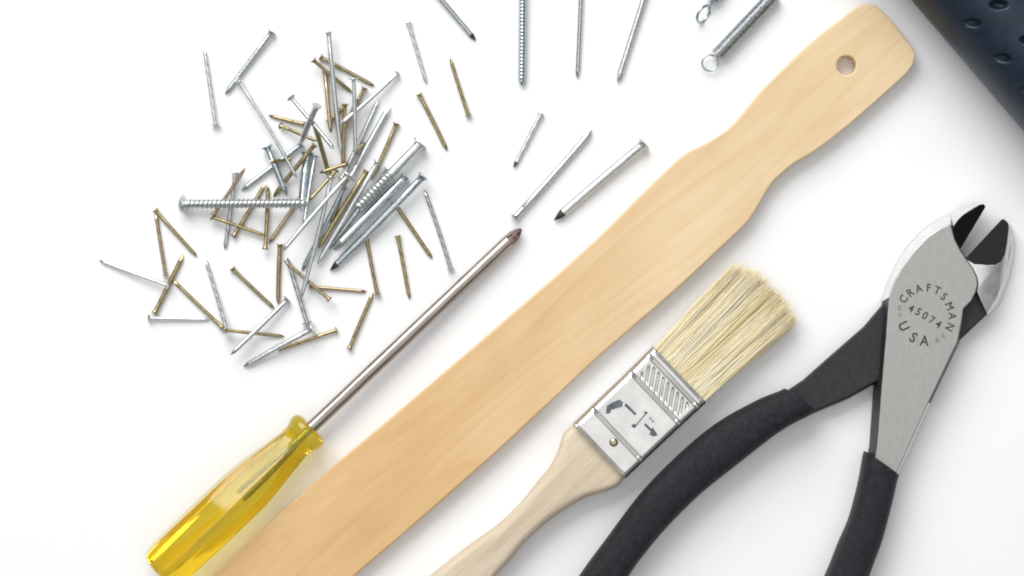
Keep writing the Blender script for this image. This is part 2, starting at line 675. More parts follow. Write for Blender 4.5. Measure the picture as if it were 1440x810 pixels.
    for i in range(m):
        a = np.array(uv(*Lc[i])); b = np.array(uv(*Rc[i]))
        c = (a + b) / 2
        hw = np.linalg.norm(a - b) / 2
        e = (a - b) / (2 * hw)
        th = min(20.5, 16 + 4.5 * min(1.0, i / 18)) if i > 5 else 18.5
        s = rrect(hw, th, min(th * 0.62, hw * 0.6), 8, 6, 3)
        if i >= m - 6:
            q = 1 - (i - (m - 6)) / 5.0 * 0.55
            s = s * np.array([q, q])
        rings.append(np.stack([c[0] + e[0] * -s[:, 0] * -1, c[1] + e[1] * s[:, 0], s[:, 1] + 21.0], 1) * u)
    v, f = tube(rings)
    me = new_mesh("handle", v, f, angle=60)
    bm = bmesh.new(); bm.from_mesh(me)
    bmesh.ops.recalc_face_normals(bm, faces=bm.faces)
    bm.to_mesh(me); bm.free()
    link("handle", me, M['brush_wood'], t)

    # ---- bristles
    N = 7000
    vv, ff, tone = [], [], []
    ncl = 60
    clv = rng.uniform(-52, 52, ncl)
    clw = rng.uniform(-17, 17, ncl)
    clf = rng.normal(0, 2.6, ncl)
    clz = rng.normal(0, 2.0, ncl)
    clt = rng.uniform(-0.26, 0.16, ncl)
    cll = np.clip(rng.normal(0, 6.0, ncl), -12, 5) * np.clip(1.35 - np.abs(clv) / 52, 0.25, 1)
    off = 0
    for _ in range(N):
        v0 = rng.uniform(-50.5, 50.5)
        w0 = rng.uniform(-17.5, 17.5)
        ci = np.argmin((clv - v0) ** 2 + 0.9 * (clw - w0) ** 2)
        s = v0 / 50.0                               # -1 right side (lower right) ... here +1 is up-left
        # tip outline: shorter on the upper left corner
        Lb = 176 - 18 * max(0, s) ** 3 - 3 * max(0, -s) ** 2 + rng.normal(0, 5) - abs(rng.normal(0, 7)) - 0.010 * w0 ** 2 + cll[ci]
        if rng.random() < 0.10:
            Lb *= rng.uniform(0.7, 0.95)
        elif rng.random() < 0.10:
            Lb *= rng.uniform(1.01, 1.06)
        v1 = v0 * 1.13 + (clv[ci] - v0 * 1.0) * 0.32 + clf[ci] + rng.normal(0, 2.6)
        w1 = w0 * 0.62 + (clw[ci] - w0) * 0.25 + clz[ci] + rng.normal(0, 1.6)
        w1 = max(w1, -hh + 2.5)
        bv_, bw_ = rng.normal(0, 1.6), rng.normal(0, 1.2)
        x0 = 146.0
        path = []
        for j in range(5):
            q = j / 4
            path.append((x0 + (Lb + 9) * q,
                         v0 + (v1 - v0) * q ** 1.15 + bv_ * math.sin(q * math.pi),
                         max(-hh + 1.2, w0 + (w1 - w0) * q + bw_ * math.sin(q * math.pi))))
        P = np.array(path)
        rad = rng.uniform(0.42, 0.66)
        for j, q in enumerate((1, 1, .95, .8, .35)):
            for a in (0.5, 2.594, 4.689):
                vv.append((P[j, 0], P[j, 1] + rad * q * math.cos(a), P[j, 2] + rad * q * math.sin(a) + hh))
        for j in range(4):
            for a in range(3):
                b = (a + 1) % 3
                ff.append((off + j * 3 + a, off + j * 3 + 3 + a, off + j * 3 + 3 + b, off + j * 3 + b))
        tn = float(np.clip(0.56 + clt[ci] + rng.normal(0, 0.2), 0, 1))
        tone += [tn] * 15
        off += 15
    me = new_mesh("bristles", np.array(vv) * u, ff, smooth=False)
    at = me.attributes.new("tone", 'FLOAT', 'POINT')
    at.data.foreach_set("value", tone)
    br = link("bristles", me, M['bristle'], t)
    br["kind"] = "stuff"


build_brush()


# ------------------------------------------------------------------ cutting pliers
def loft(bot, top, z0, z1, zt=None):
    """solid between two outlines with the same number of points (photo pixels)"""
    n = len(bot)
    b = [W(x, y, z0) for x, y in bot]
    tp = [W(x, y, (zt[i] if zt else z1)) for i, (x, y) in enumerate(top)]
    v = np.array(b + tp)
    f = [tuple(range(n - 1, -1, -1)), tuple(range(n, 2 * n))]
    for i in range(n):
        j = (i + 1) % n
        f.append((i, j, n + j, n + i))
    return v, f


def solid(name, v, f, mats, parent, matidx=None, bevel=0.0003, angle=30):
    me = new_mesh(name, v, f, smooth=False)
    if matidx:
        for p, mi in zip(me.polygons, matidx):
            p.material_index = mi
    bm = bmesh.new(); bm.from_mesh(me)
    bmesh.ops.recalc_face_normals(bm, faces=bm.faces)
    bm.to_mesh(me); bm.free()
    o = link(name, me, mats, parent)
    if bevel:
        bv = o.modifiers.new("rim", 'BEVEL')
        bv.width = bevel
        bv.segments = 3
        bv.limit_method = 'ANGLE'
        bv.angle_limit = math.radians(angle)
        bv.harden_normals = False
    me.polygons.foreach_set("use_smooth", [True] * len(me.polygons))
    me.set_sharp_from_angle(angle=math.radians(35))
    return o


def build_pliers():
    t = thing("cutting_pliers", "open steel diagonal cutting pliers with charcoal dipped handle grips", "pliers", (0, 0, 0))
    ZT = 0.0112
    # --- upper arm: ground face from the jaw down to the right-hand grip
    face = [(1228, 655), (1233, 628), (1240, 540), (1246, 470), (1250, 418), (1257, 396), (1268, 376), (1284, 354), (1304, 333),
            (1323, 320), (1337, 315), (1340, 326), (1343, 337), (1350, 351), (1358, 363), (1368, 377), (1374, 390),
            (1375, 400), (1372, 411), (1366, 423), (1355, 434), (1352, 455), (1347, 480), (1306, 566), (1262, 664), (1250, 688)]
    low = [(1214, 660), (1222, 628), (1228, 540), (1234, 470), (1240, 424), (1251, 392), (1262, 370), (1277, 346), (1298, 324),
           (1319, 309), (1338, 302), (1342, 318), (1345, 335), (1351, 350), (1359, 361), (1370, 375), (1376, 389),
           (1377, 400), (1374, 412), (1368, 425), (1357, 436), (1354, 456), (1349, 482), (1308, 568), (1264, 666), (1246, 692)]
    n = len(face)
    v, f = loft(low, face, 0.0012, ZT)
    mi = [1, 0] + [0] * n
    for i in range(n):
        if i <= 3:
            mi[2 + i] = 1
        elif i <= 10:
            mi[2 + i] = 2
        elif i <= 16:
            mi[2 + i] = 0
        elif i <= 22:
            mi[2 + i] = 1
        else:
            mi[2 + i] = 2
    mi[2 + n - 1] = 1
    armA = solid("jaw_arm", v, f, [M['plier_face'], M['black_steel'], M['plier_bright']], t, mi, 0.00035)
    armA["label"] = "ground bare steel jaw arm with stamped lettering"
    # jaw of the upper arm: outer rim and dark hollow-ground cutting bevel
    rim_o = [(1338, 302), (1350, 296), (1362, 290.5), (1375, 286), (1383, 285)]
    rim_i = [(1340, 318), (1347, 310), (1363, 297), (1377, 288), (1384, 287)]
    v = []
    for (x, y) in rim_o:
        v.append(W(x, y, 0.0060))
    for (x, y) in rim_i:
        v.append(W(x, y, 0.0108))
    for (x, y) in rim_i:
        v.append(W(x, y, 0.0042))
    for (x, y) in rim_o:
        v.append(W(x, y, 0.0042))
    m = 5
    f = []
    for r in range(3):
        for i in range(m - 1):
            f.append((r * m + i, r * m + i + 1, (r + 1) * m + i + 1, (r + 1) * m + i))
    for i in range(m - 1):
        f.append((3 * m + i, 3 * m + i + 1, i + 1, i))
    f += [(0, m, 2 * m, 3 * m), (m - 1, 4 * m - 1, 3 * m - 1, 2 * m - 1)]
    solid("jaw_rim", np.array(v), f, M['plier_bright'], armA, None, 0.00025)
    bev = [(1386, 291), (1384, 287.5), (1379, 287), (1371, 291), (1363, 296), (1352, 304), (1346, 310.5), (1342, 316), (1340.5, 322), (1340.8, 329), (1343, 337), (1350, 351)]
    zb = [0.0068, 0.0085, 0.0100, 0.0104, 0.0107, 0.0108, 0.0109, 0.0109, 0.0109, 0.0109, 0.0109, 0.0078]
    v, f = loft(bev, bev, 0.0045, 0.01, zb)
    solid("cutting_edge", v, f, M['cut_black'], armA, None, 0.00015)
    # --- lower arm: black, passing under the joint to the left-hand grip
    top = [(1096, 556), (1129, 534), (1171, 497), (1214, 459.5), (1246, 422), (1290, 402), (1340, 384), (1362, 378), (1375, 396),
           (1374, 411), (1389, 441), (1348, 480), (1300, 512), (1228, 539), (1193, 559), (1143, 580), (1112, 590)]
    cen = np.array([1250, 480.0])
    v, f = loft([tuple(np.array(p) + (1.5 if p[1] > 500 else 0)) for p in top], top, 0.0008, 0.0068)
    armB = solid("jaw_arm", v, f, M['black_steel'], t, None, 0.0006)
    armB["label"] = "black steel jaw arm passing under the joint"
    jaw_t = [(1357, 363.5), (1370, 371.5), (1401, 373), (1413, 360), (1417, 334), (1419, 315), (1420.5, 318), (1422, 340), (1421, 355), (1415, 382), (1402, 418), (1388, 441), (1380, 424), (1374, 410), (1376, 399), (1374, 389), (1368, 377)]
    jaw_b = [(1357, 363.5), (1370, 371.5), (1401, 373), (1413, 360), (1417, 334), (1419, 315), (1422, 317), (1427, 338), (1427, 354), (1421, 386), (1407, 424), (1391, 444), (1380, 424), (1374, 410), (1376, 399), (1374, 389), (1368, 377)]
    zt = [0.0099, 0.0104, 0.0106, 0.0106, 0.0104, 0.0092, 0.0078, 0.0074, 0.0074, 0.0078, 0.0084, 0.0090, 0.0102, 0.0104, 0.0104, 0.0104, 0.0102]
    # top is split in a strip next to the bevel and a falling outer band
    v, f = loft(jaw_b, jaw_t, 0.0010, 0.01, zt)
    f = [q for k, q in enumerate(f) if k != 1]
    nb = len(jaw_t)
    T = lambda i: nb + i
    f += [(T(0), T(16), T(15), T(1)), (T(1), T(15), T(14), T(2)), (T(2), T(14), T(13)), (T(2), T(13), T(12), T(10)),
          (T(12), T(11), T(10)), (T(2), T(10), T(9), T(3)), (T(3), T(9), T(8), T(7), T(4)), (T(4), T(7), T(6), T(5))]
    solid("jaw_rim", v, f, M['plier_bright'], armB, None, 0.00025, 50)
    bev = [(1408, 309), (1412, 308), (1418, 314), (1418.5, 322), (1417, 338), (1415, 351), (1412, 361), (1407, 368.5), (1400, 372), (1388, 373), (1370, 371), (1357, 364)]
    zb = [0.0066, 0.0078, 0.0092, 0.0098, 0.0104, 0.0105, 0.0106, 0.0106, 0.0106, 0.0106, 0.0103, 0.0078]
    v, f = loft(bev, bev, 0.0045, 0.01, zb)
    solid("cutting_edge", v, f, M['cut_black'], armB, None, 0.00015)

    # --- dipped grips
    def grip(Lf, Rt, hz, zc, label):
        a = catmull(Lf, 6)
        b = catmull(Rt, 6)
        n = 40
        th = np.arange(n) * 2 * np.pi / n
        rings = []
        m = len(a)
        for i in range(m):
            pa, pb = W(*a[i], zc), W(*b[i], zc)
            c = (pa + pb) / 2
            e = (pa - pb) / 2
            q = 1.0
            if i >= m - 5:
                q = math.sqrt(max(0.02, 1 - ((i - (m - 5)) / 4.2) ** 2))
            co, si = np.cos(th), np.sin(th)
            pw = 0.72
            cx = np.sign(co) * np.abs(co) ** pw
            sz = np.sign(si) * np.abs(si) ** pw
            bump = 1 + 0.006 * math.sin(i * 0.6 + 1)
            if i == 0:
                q = 0.93
            rings.append(c + np.outer(cx, e) * q * bump + np.outer(sz, np.array([0, 0, hz])) * q)
        v, f = tube(rings)
        me = new_mesh("grip", v, f, angle=50)
        bm = bmesh.new(); bm.from_mesh(me)
        bmesh.ops.recalc_face_normals(bm, faces=bm.faces)
        bm.to_mesh(me); bm.free()
        o = link("grip", me, M['grip'], t)
        return o
    grip([(1104, 546), (1096, 550), (1065, 563), (1012, 592), (959, 635), (906, 688), (853, 757), (816, 808), (780, 868), (752, 930), (742, 985)],
         [(1147, 578), (1138, 584), (1097, 606), (1039, 651), (986, 693), (933, 746), (905, 780), (885, 808), (856, 860), (828, 925), (806, 985)],
         0.0066, 0.0068, "")
    grip([(1216, 634), (1213, 645), (1207, 680), (1193, 731), (1178, 766), (1161, 808), (1132, 870), (1100, 925), (1070, 965)],
         [(1263, 667), (1260, 679), (1254, 704), (1243, 748), (1233, 778), (1222, 808), (1198, 880), (1164, 948), (1130, 990)],
         0.0068, 0.0070, "")

    # --- stamped lettering
    z = ZT + 0.00005
    k = (H - z) / H
    c0 = np.array([1303.7, 443.2])
    geo, faint = [], []

    def put(ch, px, ang, size, dst):
        v, f = glyphs(ch, size * S * k, 0.0 if ch == 'M' else 0.02 * size * S)
        w = W(px[0], px[1], z)
        v = np.array(v)
        v[:, 0] *= 0.92
        v[:, 1] -= 0.35 * size * S * k
        dst.append((turn(v, ang, w), f))
        if ch == 'M':                                  # heavier strokes, laid a hair above the first
            for dx in (-0.022, 0.022):
                v2 = v + np.array([dx * size * S, 0, 0.00002 + dx * 1e-4])
                dst.append((turn(v2, ang, w), f))
    zf = lambda a, b: (1240 + a / 6.75, 380 + b / 6.75)
    for ch, a, b in (("C", 205, 272), ("R", 268, 212), ("A", 350, 172), ("F", 445, 166), ("T", 528, 190), ("S", 592, 250), ("M", 645, 340), ("A", 672, 436), ("N", 648, 540)):
        p = np.array(zf(a, b)) - c0
        al = math.atan2(-p[1], p[0])
        put(ch, c0 + p, al - math.pi / 2, 15.6, geo)
    for ch, a, b in (("U", 212, 530), ("S", 302, 636), ("A", 406, 668)):
        p = np.array(zf(a, b)) - c0
        al = math.atan2(-p[1], p[0])
        put(ch, c0 + p, al + math.pi / 2, 20.0, geo)
    for ch, a, b in (("4", 282, 362), ("5", 349, 393), ("0", 412, 430), ("7", 476, 470), ("4", 540, 512)):
        put(ch, zf(a, b), -math.radians(31), 15.4, geo)
    for ch, a, b in (("A", 525, 662), ("V", 582, 628)):
        p = np.array(zf(a, b)) - c0
        al = math.atan2(-p[1], p[0])
        put(ch, c0 + p, al + math.pi / 2, 11.0, faint)
    for ch, a, b in (("M", 172, 355), ("=", 172, 428)):
        p = np.array(zf(a, b)) - c0
        al = math.atan2(-p[1], p[0])
        put(ch, c0 + p, al - math.pi / 2, 9.0, faint)
    v, f = cat_geo(geo)
    link("stamped_lettering", new_mesh("stamped_lettering", v, f, smooth=False), M['etch'], armA)
    v, f = cat_geo(faint)
    link("worn_lettering", new_mesh("worn_lettering", v, f, smooth=False), M['etch_faint'], armA)


build_pliers()


# ------------------------------------------------------------------ dimpled rubber tool handle, top right
def build_tool_handle():
    r = 82 * S
    k = (H - r) / H
    dpx = np.array([0.657, 0.754])
    npx = np.array([0.754, -0.657])
    e0 = np.array([1283.5, 0.0]) + npx * 82
    loc = W(e0[0], e0[1], r)
    ang = math.atan2(-dpx[1], dpx[0])
    t = thing("rubber_tool_handle", "thick dark navy rubber tool handle with oval dimples in the upper right corner", "tool handle",
              (loc[0], loc[1], 0), (0, 0, ang))
    u = S * k
    xs = np.concatenate([np.linspace(-300, -40, 40), np.arange(-38, 210, 2.0), np.linspace(212, 470, 50)])
    na = 260
    th = np.arange(na) * 2 * np.pi / na
    # local y is to the upper left of the axis direction... +y = -(photo right-hand normal)
    rings = []
    dims = []
    for row, offs in ((-10, 82), (21, 74), (52, 84), (-41, 78), (80, 80)):
        for i in range(-6, 7):
            dims.append((offs + 61 * i + (2 if i % 2 else -1), math.radians(row) * 82))
    dims = np.array(dims)
    for x in xs:
        R = 82.0 * (1 + 0.02 * math.sin((x - 60) / 190))
        if x < -270:
            R *= math.sqrt(max(0.05, 1 - ((-270 - x) / 31) ** 2))
        if x > 430:
            R *= math.sqrt(max(0.05, 1 - ((x - 430) / 41) ** 2))
        a = th                                     # a = 0 at the top, positive towards the photo's right
        w = ((a + np.pi) % (2 * np.pi) - np.pi) * 82
        disp = np.zeros(na)
        for s0, w0 in dims:
            if abs(x - s0) > 18:
                continue
            ds, dw = x - s0, w - w0
            hx = 0.657 * ds + 0.754 * dw
            hy = -0.754 * ds + 0.657 * dw
            q = (hx / 13.0) ** 2 + (hy / 6.5) ** 2
            disp -= 9.5 * np.clip(1 - q, 0, 1) ** 0.5
        rr = R + disp
        rings.append(np.stack([np.full(na, x), np.sin(a) * rr, np.cos(a) * rr + 82], 1) * u)
    v, f = tube(rings)
    v[:, 2] = np.maximum(v[:, 2], 0.00003)
    me = new_mesh("grip", v, f, angle=70)
    bm = bmesh.new(); bm.from_mesh(me)
    bmesh.ops.recalc_face_normals(bm, faces=bm.faces)
    bm.to_mesh(me); bm.free()
    link("grip", me, M['navy'], t)


build_tool_handle()


# ------------------------------------------------------------------ springs
def build_spring(label, a, b, r_coil, r_wire, loop_c, loop_r, loop_tilt, loop_axis_ang):
    r = r_coil * S
    rw = r_wire * S
    pa = W(*a, r)
    pb = W(*b, r)
    d = pb - pa
    L = np.linalg.norm(d)
    ang = math.atan2(d[1], d[0])
    t = thing("coil_spring", label, "spring", (pa[0], pa[1], 0), (0, 0, ang), "springs at the top edge")
    turns = L / (rw * 2.06)
    n = int(turns * 22)
    s = np.linspace(0, 1, n)
    th = s * turns * 2 * np.pi
    P = np.stack([s * L, np.cos(th) * (r - rw), np.sin(th) * (r - rw) + r], 1)
    v, f = wire(P, rw, 7)
    link("coil", new_mesh("coil", v, f, angle=80), M['zinc'], t)
    # end loop: bent out of the last coil
    c, si = math.cos(-ang), math.sin(-ang)
    lc = W(*loop_c, r) - pa
    lc = np.array([c * lc[0] - si * lc[1], si * lc[0] + c * lc[1]])
    lr = loop_r * S
    tt = np.linspace(0.12, 2 * np.pi - 0.25, 48)
    ex = np.array([1, 0, 0])
    ey = np.array([0, math.cos(loop_tilt), math.sin(loop_tilt)])
    lz = r if loop_tilt > 0.3 else r * 0.9
    Pl = np.array([lc[0], lc[1], lz]) + lr * (np.cos(tt)[:, None] * ex + np.sin(tt)[:, None] * ey)
    tail = np.array([[0.0, 0.0, r * 1.0], [1.5 * rw, r * 0.45, r * 1.55]])
    Pl = np.concatenate([Pl, tail])
    v, f = wire(catmull(Pl, 2), rw, 8)
    link("end_loop", new_mesh("end_loop", v, f, angle=80), M['zinc_blue'], t)


build_spring("tight silver coil spring with a round end loop beside the wooden stick", (1009, 78), (1090, -8), 10.6, 1.4, (998.5, 88.5), 11.2, 0.12, 0)
build_spring("silver coil spring mostly cut off by the top edge, only its twisted end loop showing", (1001, 1), (1052, -72), 9.5, 2.0, (989, 20), 12.8, 1.0, 0)

# ------------------------------------------------------------------ nails and screws
# (kind, head x, head y, point x, point y, shank radius, head radius, twist, label), stacked in this order
Z, ZL, ZB, B, BZ = 'zinc', 'zinc_light', 'zinc_blue', 'brass', 'bronze'
G_LOOSE = "loose nails around the pile"
G_PILE = "nails in the heap"
NAILS = [
    # loose ones
    (ZL, 303, 176, 287, 67, 3.3, 6.6, 1, "silver nail standing apart at the far upper left, point up and head down", G_LOOSE),
    (ZL, 574, 31, 600, 118, 3.2, 5.0, 1, "silver twisted nail right of the heap below the dark-pointed nail at the top edge", G_LOOSE),
    (Z, 560, -75, 669, 57, 4.0, 8.5, 0, "silver nail slanting in from the top edge with a dark point, above the twisted nail", G_LOOSE),
    (B, 589, 132, 629, 212, 3.3, 5.0, 0, "brass nail right of the heap, head up, just left of the point-up brass nail", G_LOOSE),
    (B, 659, 163, 633, 82, 3.0, 5.0, 1, "rightmost brass nail, point up, lying alone right of the heap", G_LOOSE),
    (B, 559, 331, 576, 421, 3.2, 5.0, 1, "brass nail lying alone just left of the screwdriver shaft, head up", G_LOOSE),
    (Z, 634, 379, 597, 267, 3.2, 5.5, 1, "thin silver nail with its head beside the screwdriver shaft, point up", G_LOOSE),
    (ZL, 761, 159, 722, 236, 3.6, 5.4, 1, "shortest of three silver nails above the screwdriver tip, dark point down", G_LOOSE),
    (Z, 723, 307, 833, 183, 5.0, 7.0, 0, "silver nail whose small head nearly touches the screwdriver tip", G_LOOSE),
    (ZL, 907, 201, 779, 310, 6.6, 11.0, 0, "thick pale nail with wide head and black point nearest the wooden stick", G_LOOSE),
    (Z, 819, -70, 812, 110, 3.6, 7.0, 0, "slim silver nail hanging straight down from the top edge, middle of three", G_LOOSE),
    (Z, 934, -95, 868, 116, 4.8, 8.5, 0, "silver nail slanting down left from the top edge, nearest the springs", G_LOOSE),
    # left fringe of the heap
    (BZ, 233, 388, 219, 300, 3.0, 4.8, 1, "bronze nail left of the heap, point up, meeting another at the top", G_LOOSE),
    (B, 218, 295, 277, 361, 3.0, 5.0, 0, "brass nail left of the heap slanting down right from the long screw's left", G_LOOSE),
    (B, 313, 461, 243, 394, 3.0, 5.0, 0, "brass nail at the lower left running down right to the upright silver nail's head", G_LOOSE),
    (ZL, 208, 447, 295, 449, 2.9, 6.0, 0, "silver nail lying level at the lower left, head at left", G_LOOSE),
    (B, 217, 441, 258, 358, 3.6, 5.4, 0, "brass nail at the lower left crossed by a silver nail's head, point up", G_LOOSE),
    (ZL, 237, 402, 139, 366, 2.9, 5.5, 0, "leftmost silver nail, point to the left, head resting on a brass nail", G_LOOSE),
    (Z, 320, 468, 289, 364, 3.1, 6.5, 1, "silver nail below the long screw standing point up, head over a brass head", G_LOOSE),
    (B, 315, 464, 400, 473, 2.7, 4.5, 0, "brass nail lying almost level at the bottom left, crossed by a silver nail", G_LOOSE),
    (B, 326, 377, 386, 434, 3.0, 5.2, 0, "brass nail below the long screw slanting down right to the crossing silver nail", G_LOOSE),
    (Z, 405, 421, 324, 499, 3.8, 7.0, 0, "silver nail at the bottom of the heap slanting down left over a level brass nail", G_LOOSE),
    (B, 474, 464, 388, 493, 3.0, 5.0, 1, "brass nail at the bottom partly under a thick silver nail, head at right", G_LOOSE),
    (B, 394, 343, 391, 428, 3.6, 5.4, 0, "upright brass nail below the heap, flat head at its top", G_LOOSE),
    (BZ, 435, 403, 516, 410, 2.8, 5.0, 0, "brass nail lying level below the heap, point to the right", G_LOOSE),
    (Z, 432, 455, 404, 362, 3.6, 8.0, 1, "silver nail with its wide head down against the lowest silver nail's head", G_PILE),
    (Z, 441, 462, 342, 516, 4.2, 9.0, 0, "lowest silver nail, slanting down left, head over a brass nail", G_LOOSE),
    (B, 491, 491, 525, 411, 3.1, 4.8, 0, "brass nail left of the screwdriver shaft, head down, point under another brass head", G_LOOSE),
    (B, 531, 415, 514, 326, 3.1, 5.2, 1, "brass twisted nail left of the screwdriver shaft, head resting on another brass point", G_LOOSE),
    (B, 553, 283, 608, 364, 3.2, 5.0, 0, "brass nail emerging at right from under the silver nails, pointing down right", G_LOOSE),
    # under the long screw
    (Z, 331, 242, 316, 351, 3.3, 7.0, 1, "silver nail crossing under the left half of the long screw, head up", G_PILE),
    (BZ, 300, 303, 345, 236, 2.9, 4.6, 0, "bronze nail crossing under the long screw beside the silver nail, point up right", G_PILE),
    (B, 328, 333, 374, 257, 3.2, 5.2, 0, "brass nail under the middle of the long screw, head down left", G_PILE),
    (B, 297, 305, 374, 332, 2.9, 6.0, 0, "brass nail just below the long screw with its dark head at left", G_PILE),
    (B, 373, 351, 377, 262, 3.3, 5.0, 0, "upright brass nail hanging below the right half of the long screw, head down", G_PILE),
    (BZ, 428, 268, 378, 342, 3.2, 5.0, 0, "bronze nail slanting down left from under the long screw's end", G_PILE),
    (ZB, 433, 214, 424, 300, 7.0, 9.0, 0, "thick bluish nail at the core of the heap behind the long screw's end", G_PILE),
    (ZB, 425, 202, 339, 268, 4.0, 6.5, 0, "bluish silver nail pointing down left toward the long screw from the heap", G_PILE),
    (B, 443, 203, 384, 277, 3.6, 5.0, 0, "brass nail slanting down left into the heap just above the long screw", G_PILE),
    (ZB, 375, 206, 404, 276, 5.2, 9.0, 0, "short thick silver nail at the heap's left with its broad head up", G_PILE),
    (B, 408, 224, 378, 227, 2.6, 4.6, 0, "brass nail end lying level beside the thick silver nail's broad head", G_PILE),
    (B, 429, 175, 377, 162, 2.9, 4.6, 0, "brass nail at the heap's upper left lying level with its point to the left", G_PILE),
    (B, 394, 177, 447, 199, 3.0, 5.0, 0, "brass nail at the heap's upper left with its head at left, below the level one", G_PILE),
    (B, 462, 243, 440, 168, 3.8, 5.4, 0, "thick brass nail high in the heap leaning up left beside the short grey nail", G_PILE),
    (Z, 409, 137, 471, 211, 3.2, 6.6, 0, "silver nail with round head at the heap's upper left, slanting down right", G_PILE),
    (Z, 446, 148, 422, 203, 4.6, 7.0, 0, "short grey nail at the heap's upper left lying over the round-headed one", G_PILE),
    (B, 461, 173, 487, 146, 3.2, 5.6, 0, "brass nail high in the heap, head just left of the topmost long nail", G_PILE),
    (BZ, 457, 100, 456, 180, 3.4, 5.4, 0, "upright bronze nail just left of the topmost long silver nail", G_PILE),
    (B, 440, 84, 496, 131, 3.0, 5.4, 0, "brass nail at the top of the heap, lower of the two slanting down right", G_PILE),
    (B, 450, 80, 527, 121, 3.0, 5.6, 0, "brass nail at the top of the heap, upper of the two slanting down right", G_PILE),
    (B, 513, 123, 484, 180, 2.9, 5.0, 0, "brass nail with its head just right of the upright silver nail, upper of two heads", G_PILE),
    (B, 502, 139, 476, 205, 2.7, 5.0, 0, "brass nail with its head at the upright silver nail, lower of two heads", G_PILE),
    (B, 486, 147, 476, 232, 3.4, 5.2, 0, "brass nail between the two upright silver nails at the heap's top", G_PILE),
    (ZL, 560, 103, 478, 174, 3.5, 6.0, 0, "silver nail at the heap's upper right corner, head highest at right", G_PILE),
    (ZL, 480, 252, 533, 140, 3.5, 6.5, 0, "pale silver nail pointing up right, left of a thicker parallel one", G_PILE),
    (B, 500, 215, 513, 200, 2.6, 4.2, 0, "small brass end showing between the two pale nails pointing up right", G_PILE),
    (B, 482, 224, 450, 244, 2.9, 4.6, 0, "bright brass nail end at the heap's middle left of the wide silver head", G_PILE),
    (Z, 443, 219, 427, 318, 3.3, 6.4, 0, "upright grey nail at the heap's middle, its flat head above the long screw's end", G_PILE),
    (B, 558, 173, 522, 254, 3.4, 5.4, 0, "brass nail at the heap's right with its flat head up, left of the right-hand nails", G_PILE),
    (B, 487, 252, 464, 318, 3.2, 5.2, 0, "dark brass nail under the wide silver head, left of two side by side", G_PILE),
    (B, 516, 240, 447, 350, 3.6, 5.6, 0, "dark brass nail at the heap's middle, right of two side by side", G_PILE),
    (B, 497, 320, 470, 352, 2.6, 4.4, 0, "short brass end below the short screw between the parallel silver nails", G_PILE),
    (ZB, 485, 262, 424, 381, 3.6, 6.6, 0, "bluish nail low in the heap ending above the level brass nail", G_PILE),
    (B, 470, 236, 434, 283, 2.7, 4.8, 0, "brass nail slanting down left to the very end of the long screw", G_PILE),
    (B, 464, 422, 399, 366, 2.8, 5.2, 0, "brass nail below the heap, head at lower right, crossed by a long silver nail", G_PILE),
    (ZB, 546, 238, 461, 352, 3.6, 6.8, 0, "bluish nail tucked between the long silver nail and the short screw", G_PILE),
    (ZL, 493, 250, 549, 148, 4.8, 7.0, 0, "thicker pale nail pointing up right from the wide silver head", G_PILE),
    (ZL, 463, 246, 424, 420, 3.4, 6.0, 0, "long silver nail running steeply down from the heap, point over the wide-headed nail", G_PILE),
    (ZL, 532, 227, 446, 372, 3.8, 7.0, 0, "long silver nail through the heap's middle, left of the short screw", G_PILE),
    (Z, 571, 248, 469, 352, 6.4, 8.5, 0, "silver nail beside the lowest right-hand one, blunt end toward the lower left", G_PILE),
    ('screw2', 592, 201, 503, 293, 8.6, 13.0, 0, "short silver screw at the heap's right with wide head up and blunt threaded end", "wood screws"),
    (ZB, 596, 247, 464, 381, 5.6, 8.5, 0, "rightmost long silver nail of the heap with a black point at lower left", G_PILE),
    ('screw', 254, 287, 434, 286, 7.2, 13.5, 0, "long silver screw lying level across the left of the heap, round head at left", "wood screws"),
    (ZL, 486, 241, 400, 354, 3.5, 12.5, 0, "silver nail on top of the heap with a wide flat head, pointing down left", G_PILE),
    (ZL, 496, 108, 500, 218, 3.2, 7.0, 0, "upright silver nail at the heap's top, right of the longest upright one", G_PILE),
    (ZL, 463, 46, 475, 214, 3.9, 5.6, 0, "topmost long upright silver nail, its small head highest of the heap", G_PILE),
    (Z, 383, 44, 316, 133, 4.0, 7.0, 0, "silver nail above the heap slanting down left, touching a thin nail's head", G_LOOSE),
    (ZL, 336, 114, 418, 250, 2.7, 5.0, 0, "thin silver nail bridging from the slanting nail above down into the heap", G_PILE),
    ('screw3', 736, -85, 734, 121, 6.0, 11.0, 0, "silver ring-threaded screw coming straight down from the top edge, left of two nails", "wood screws"),
]


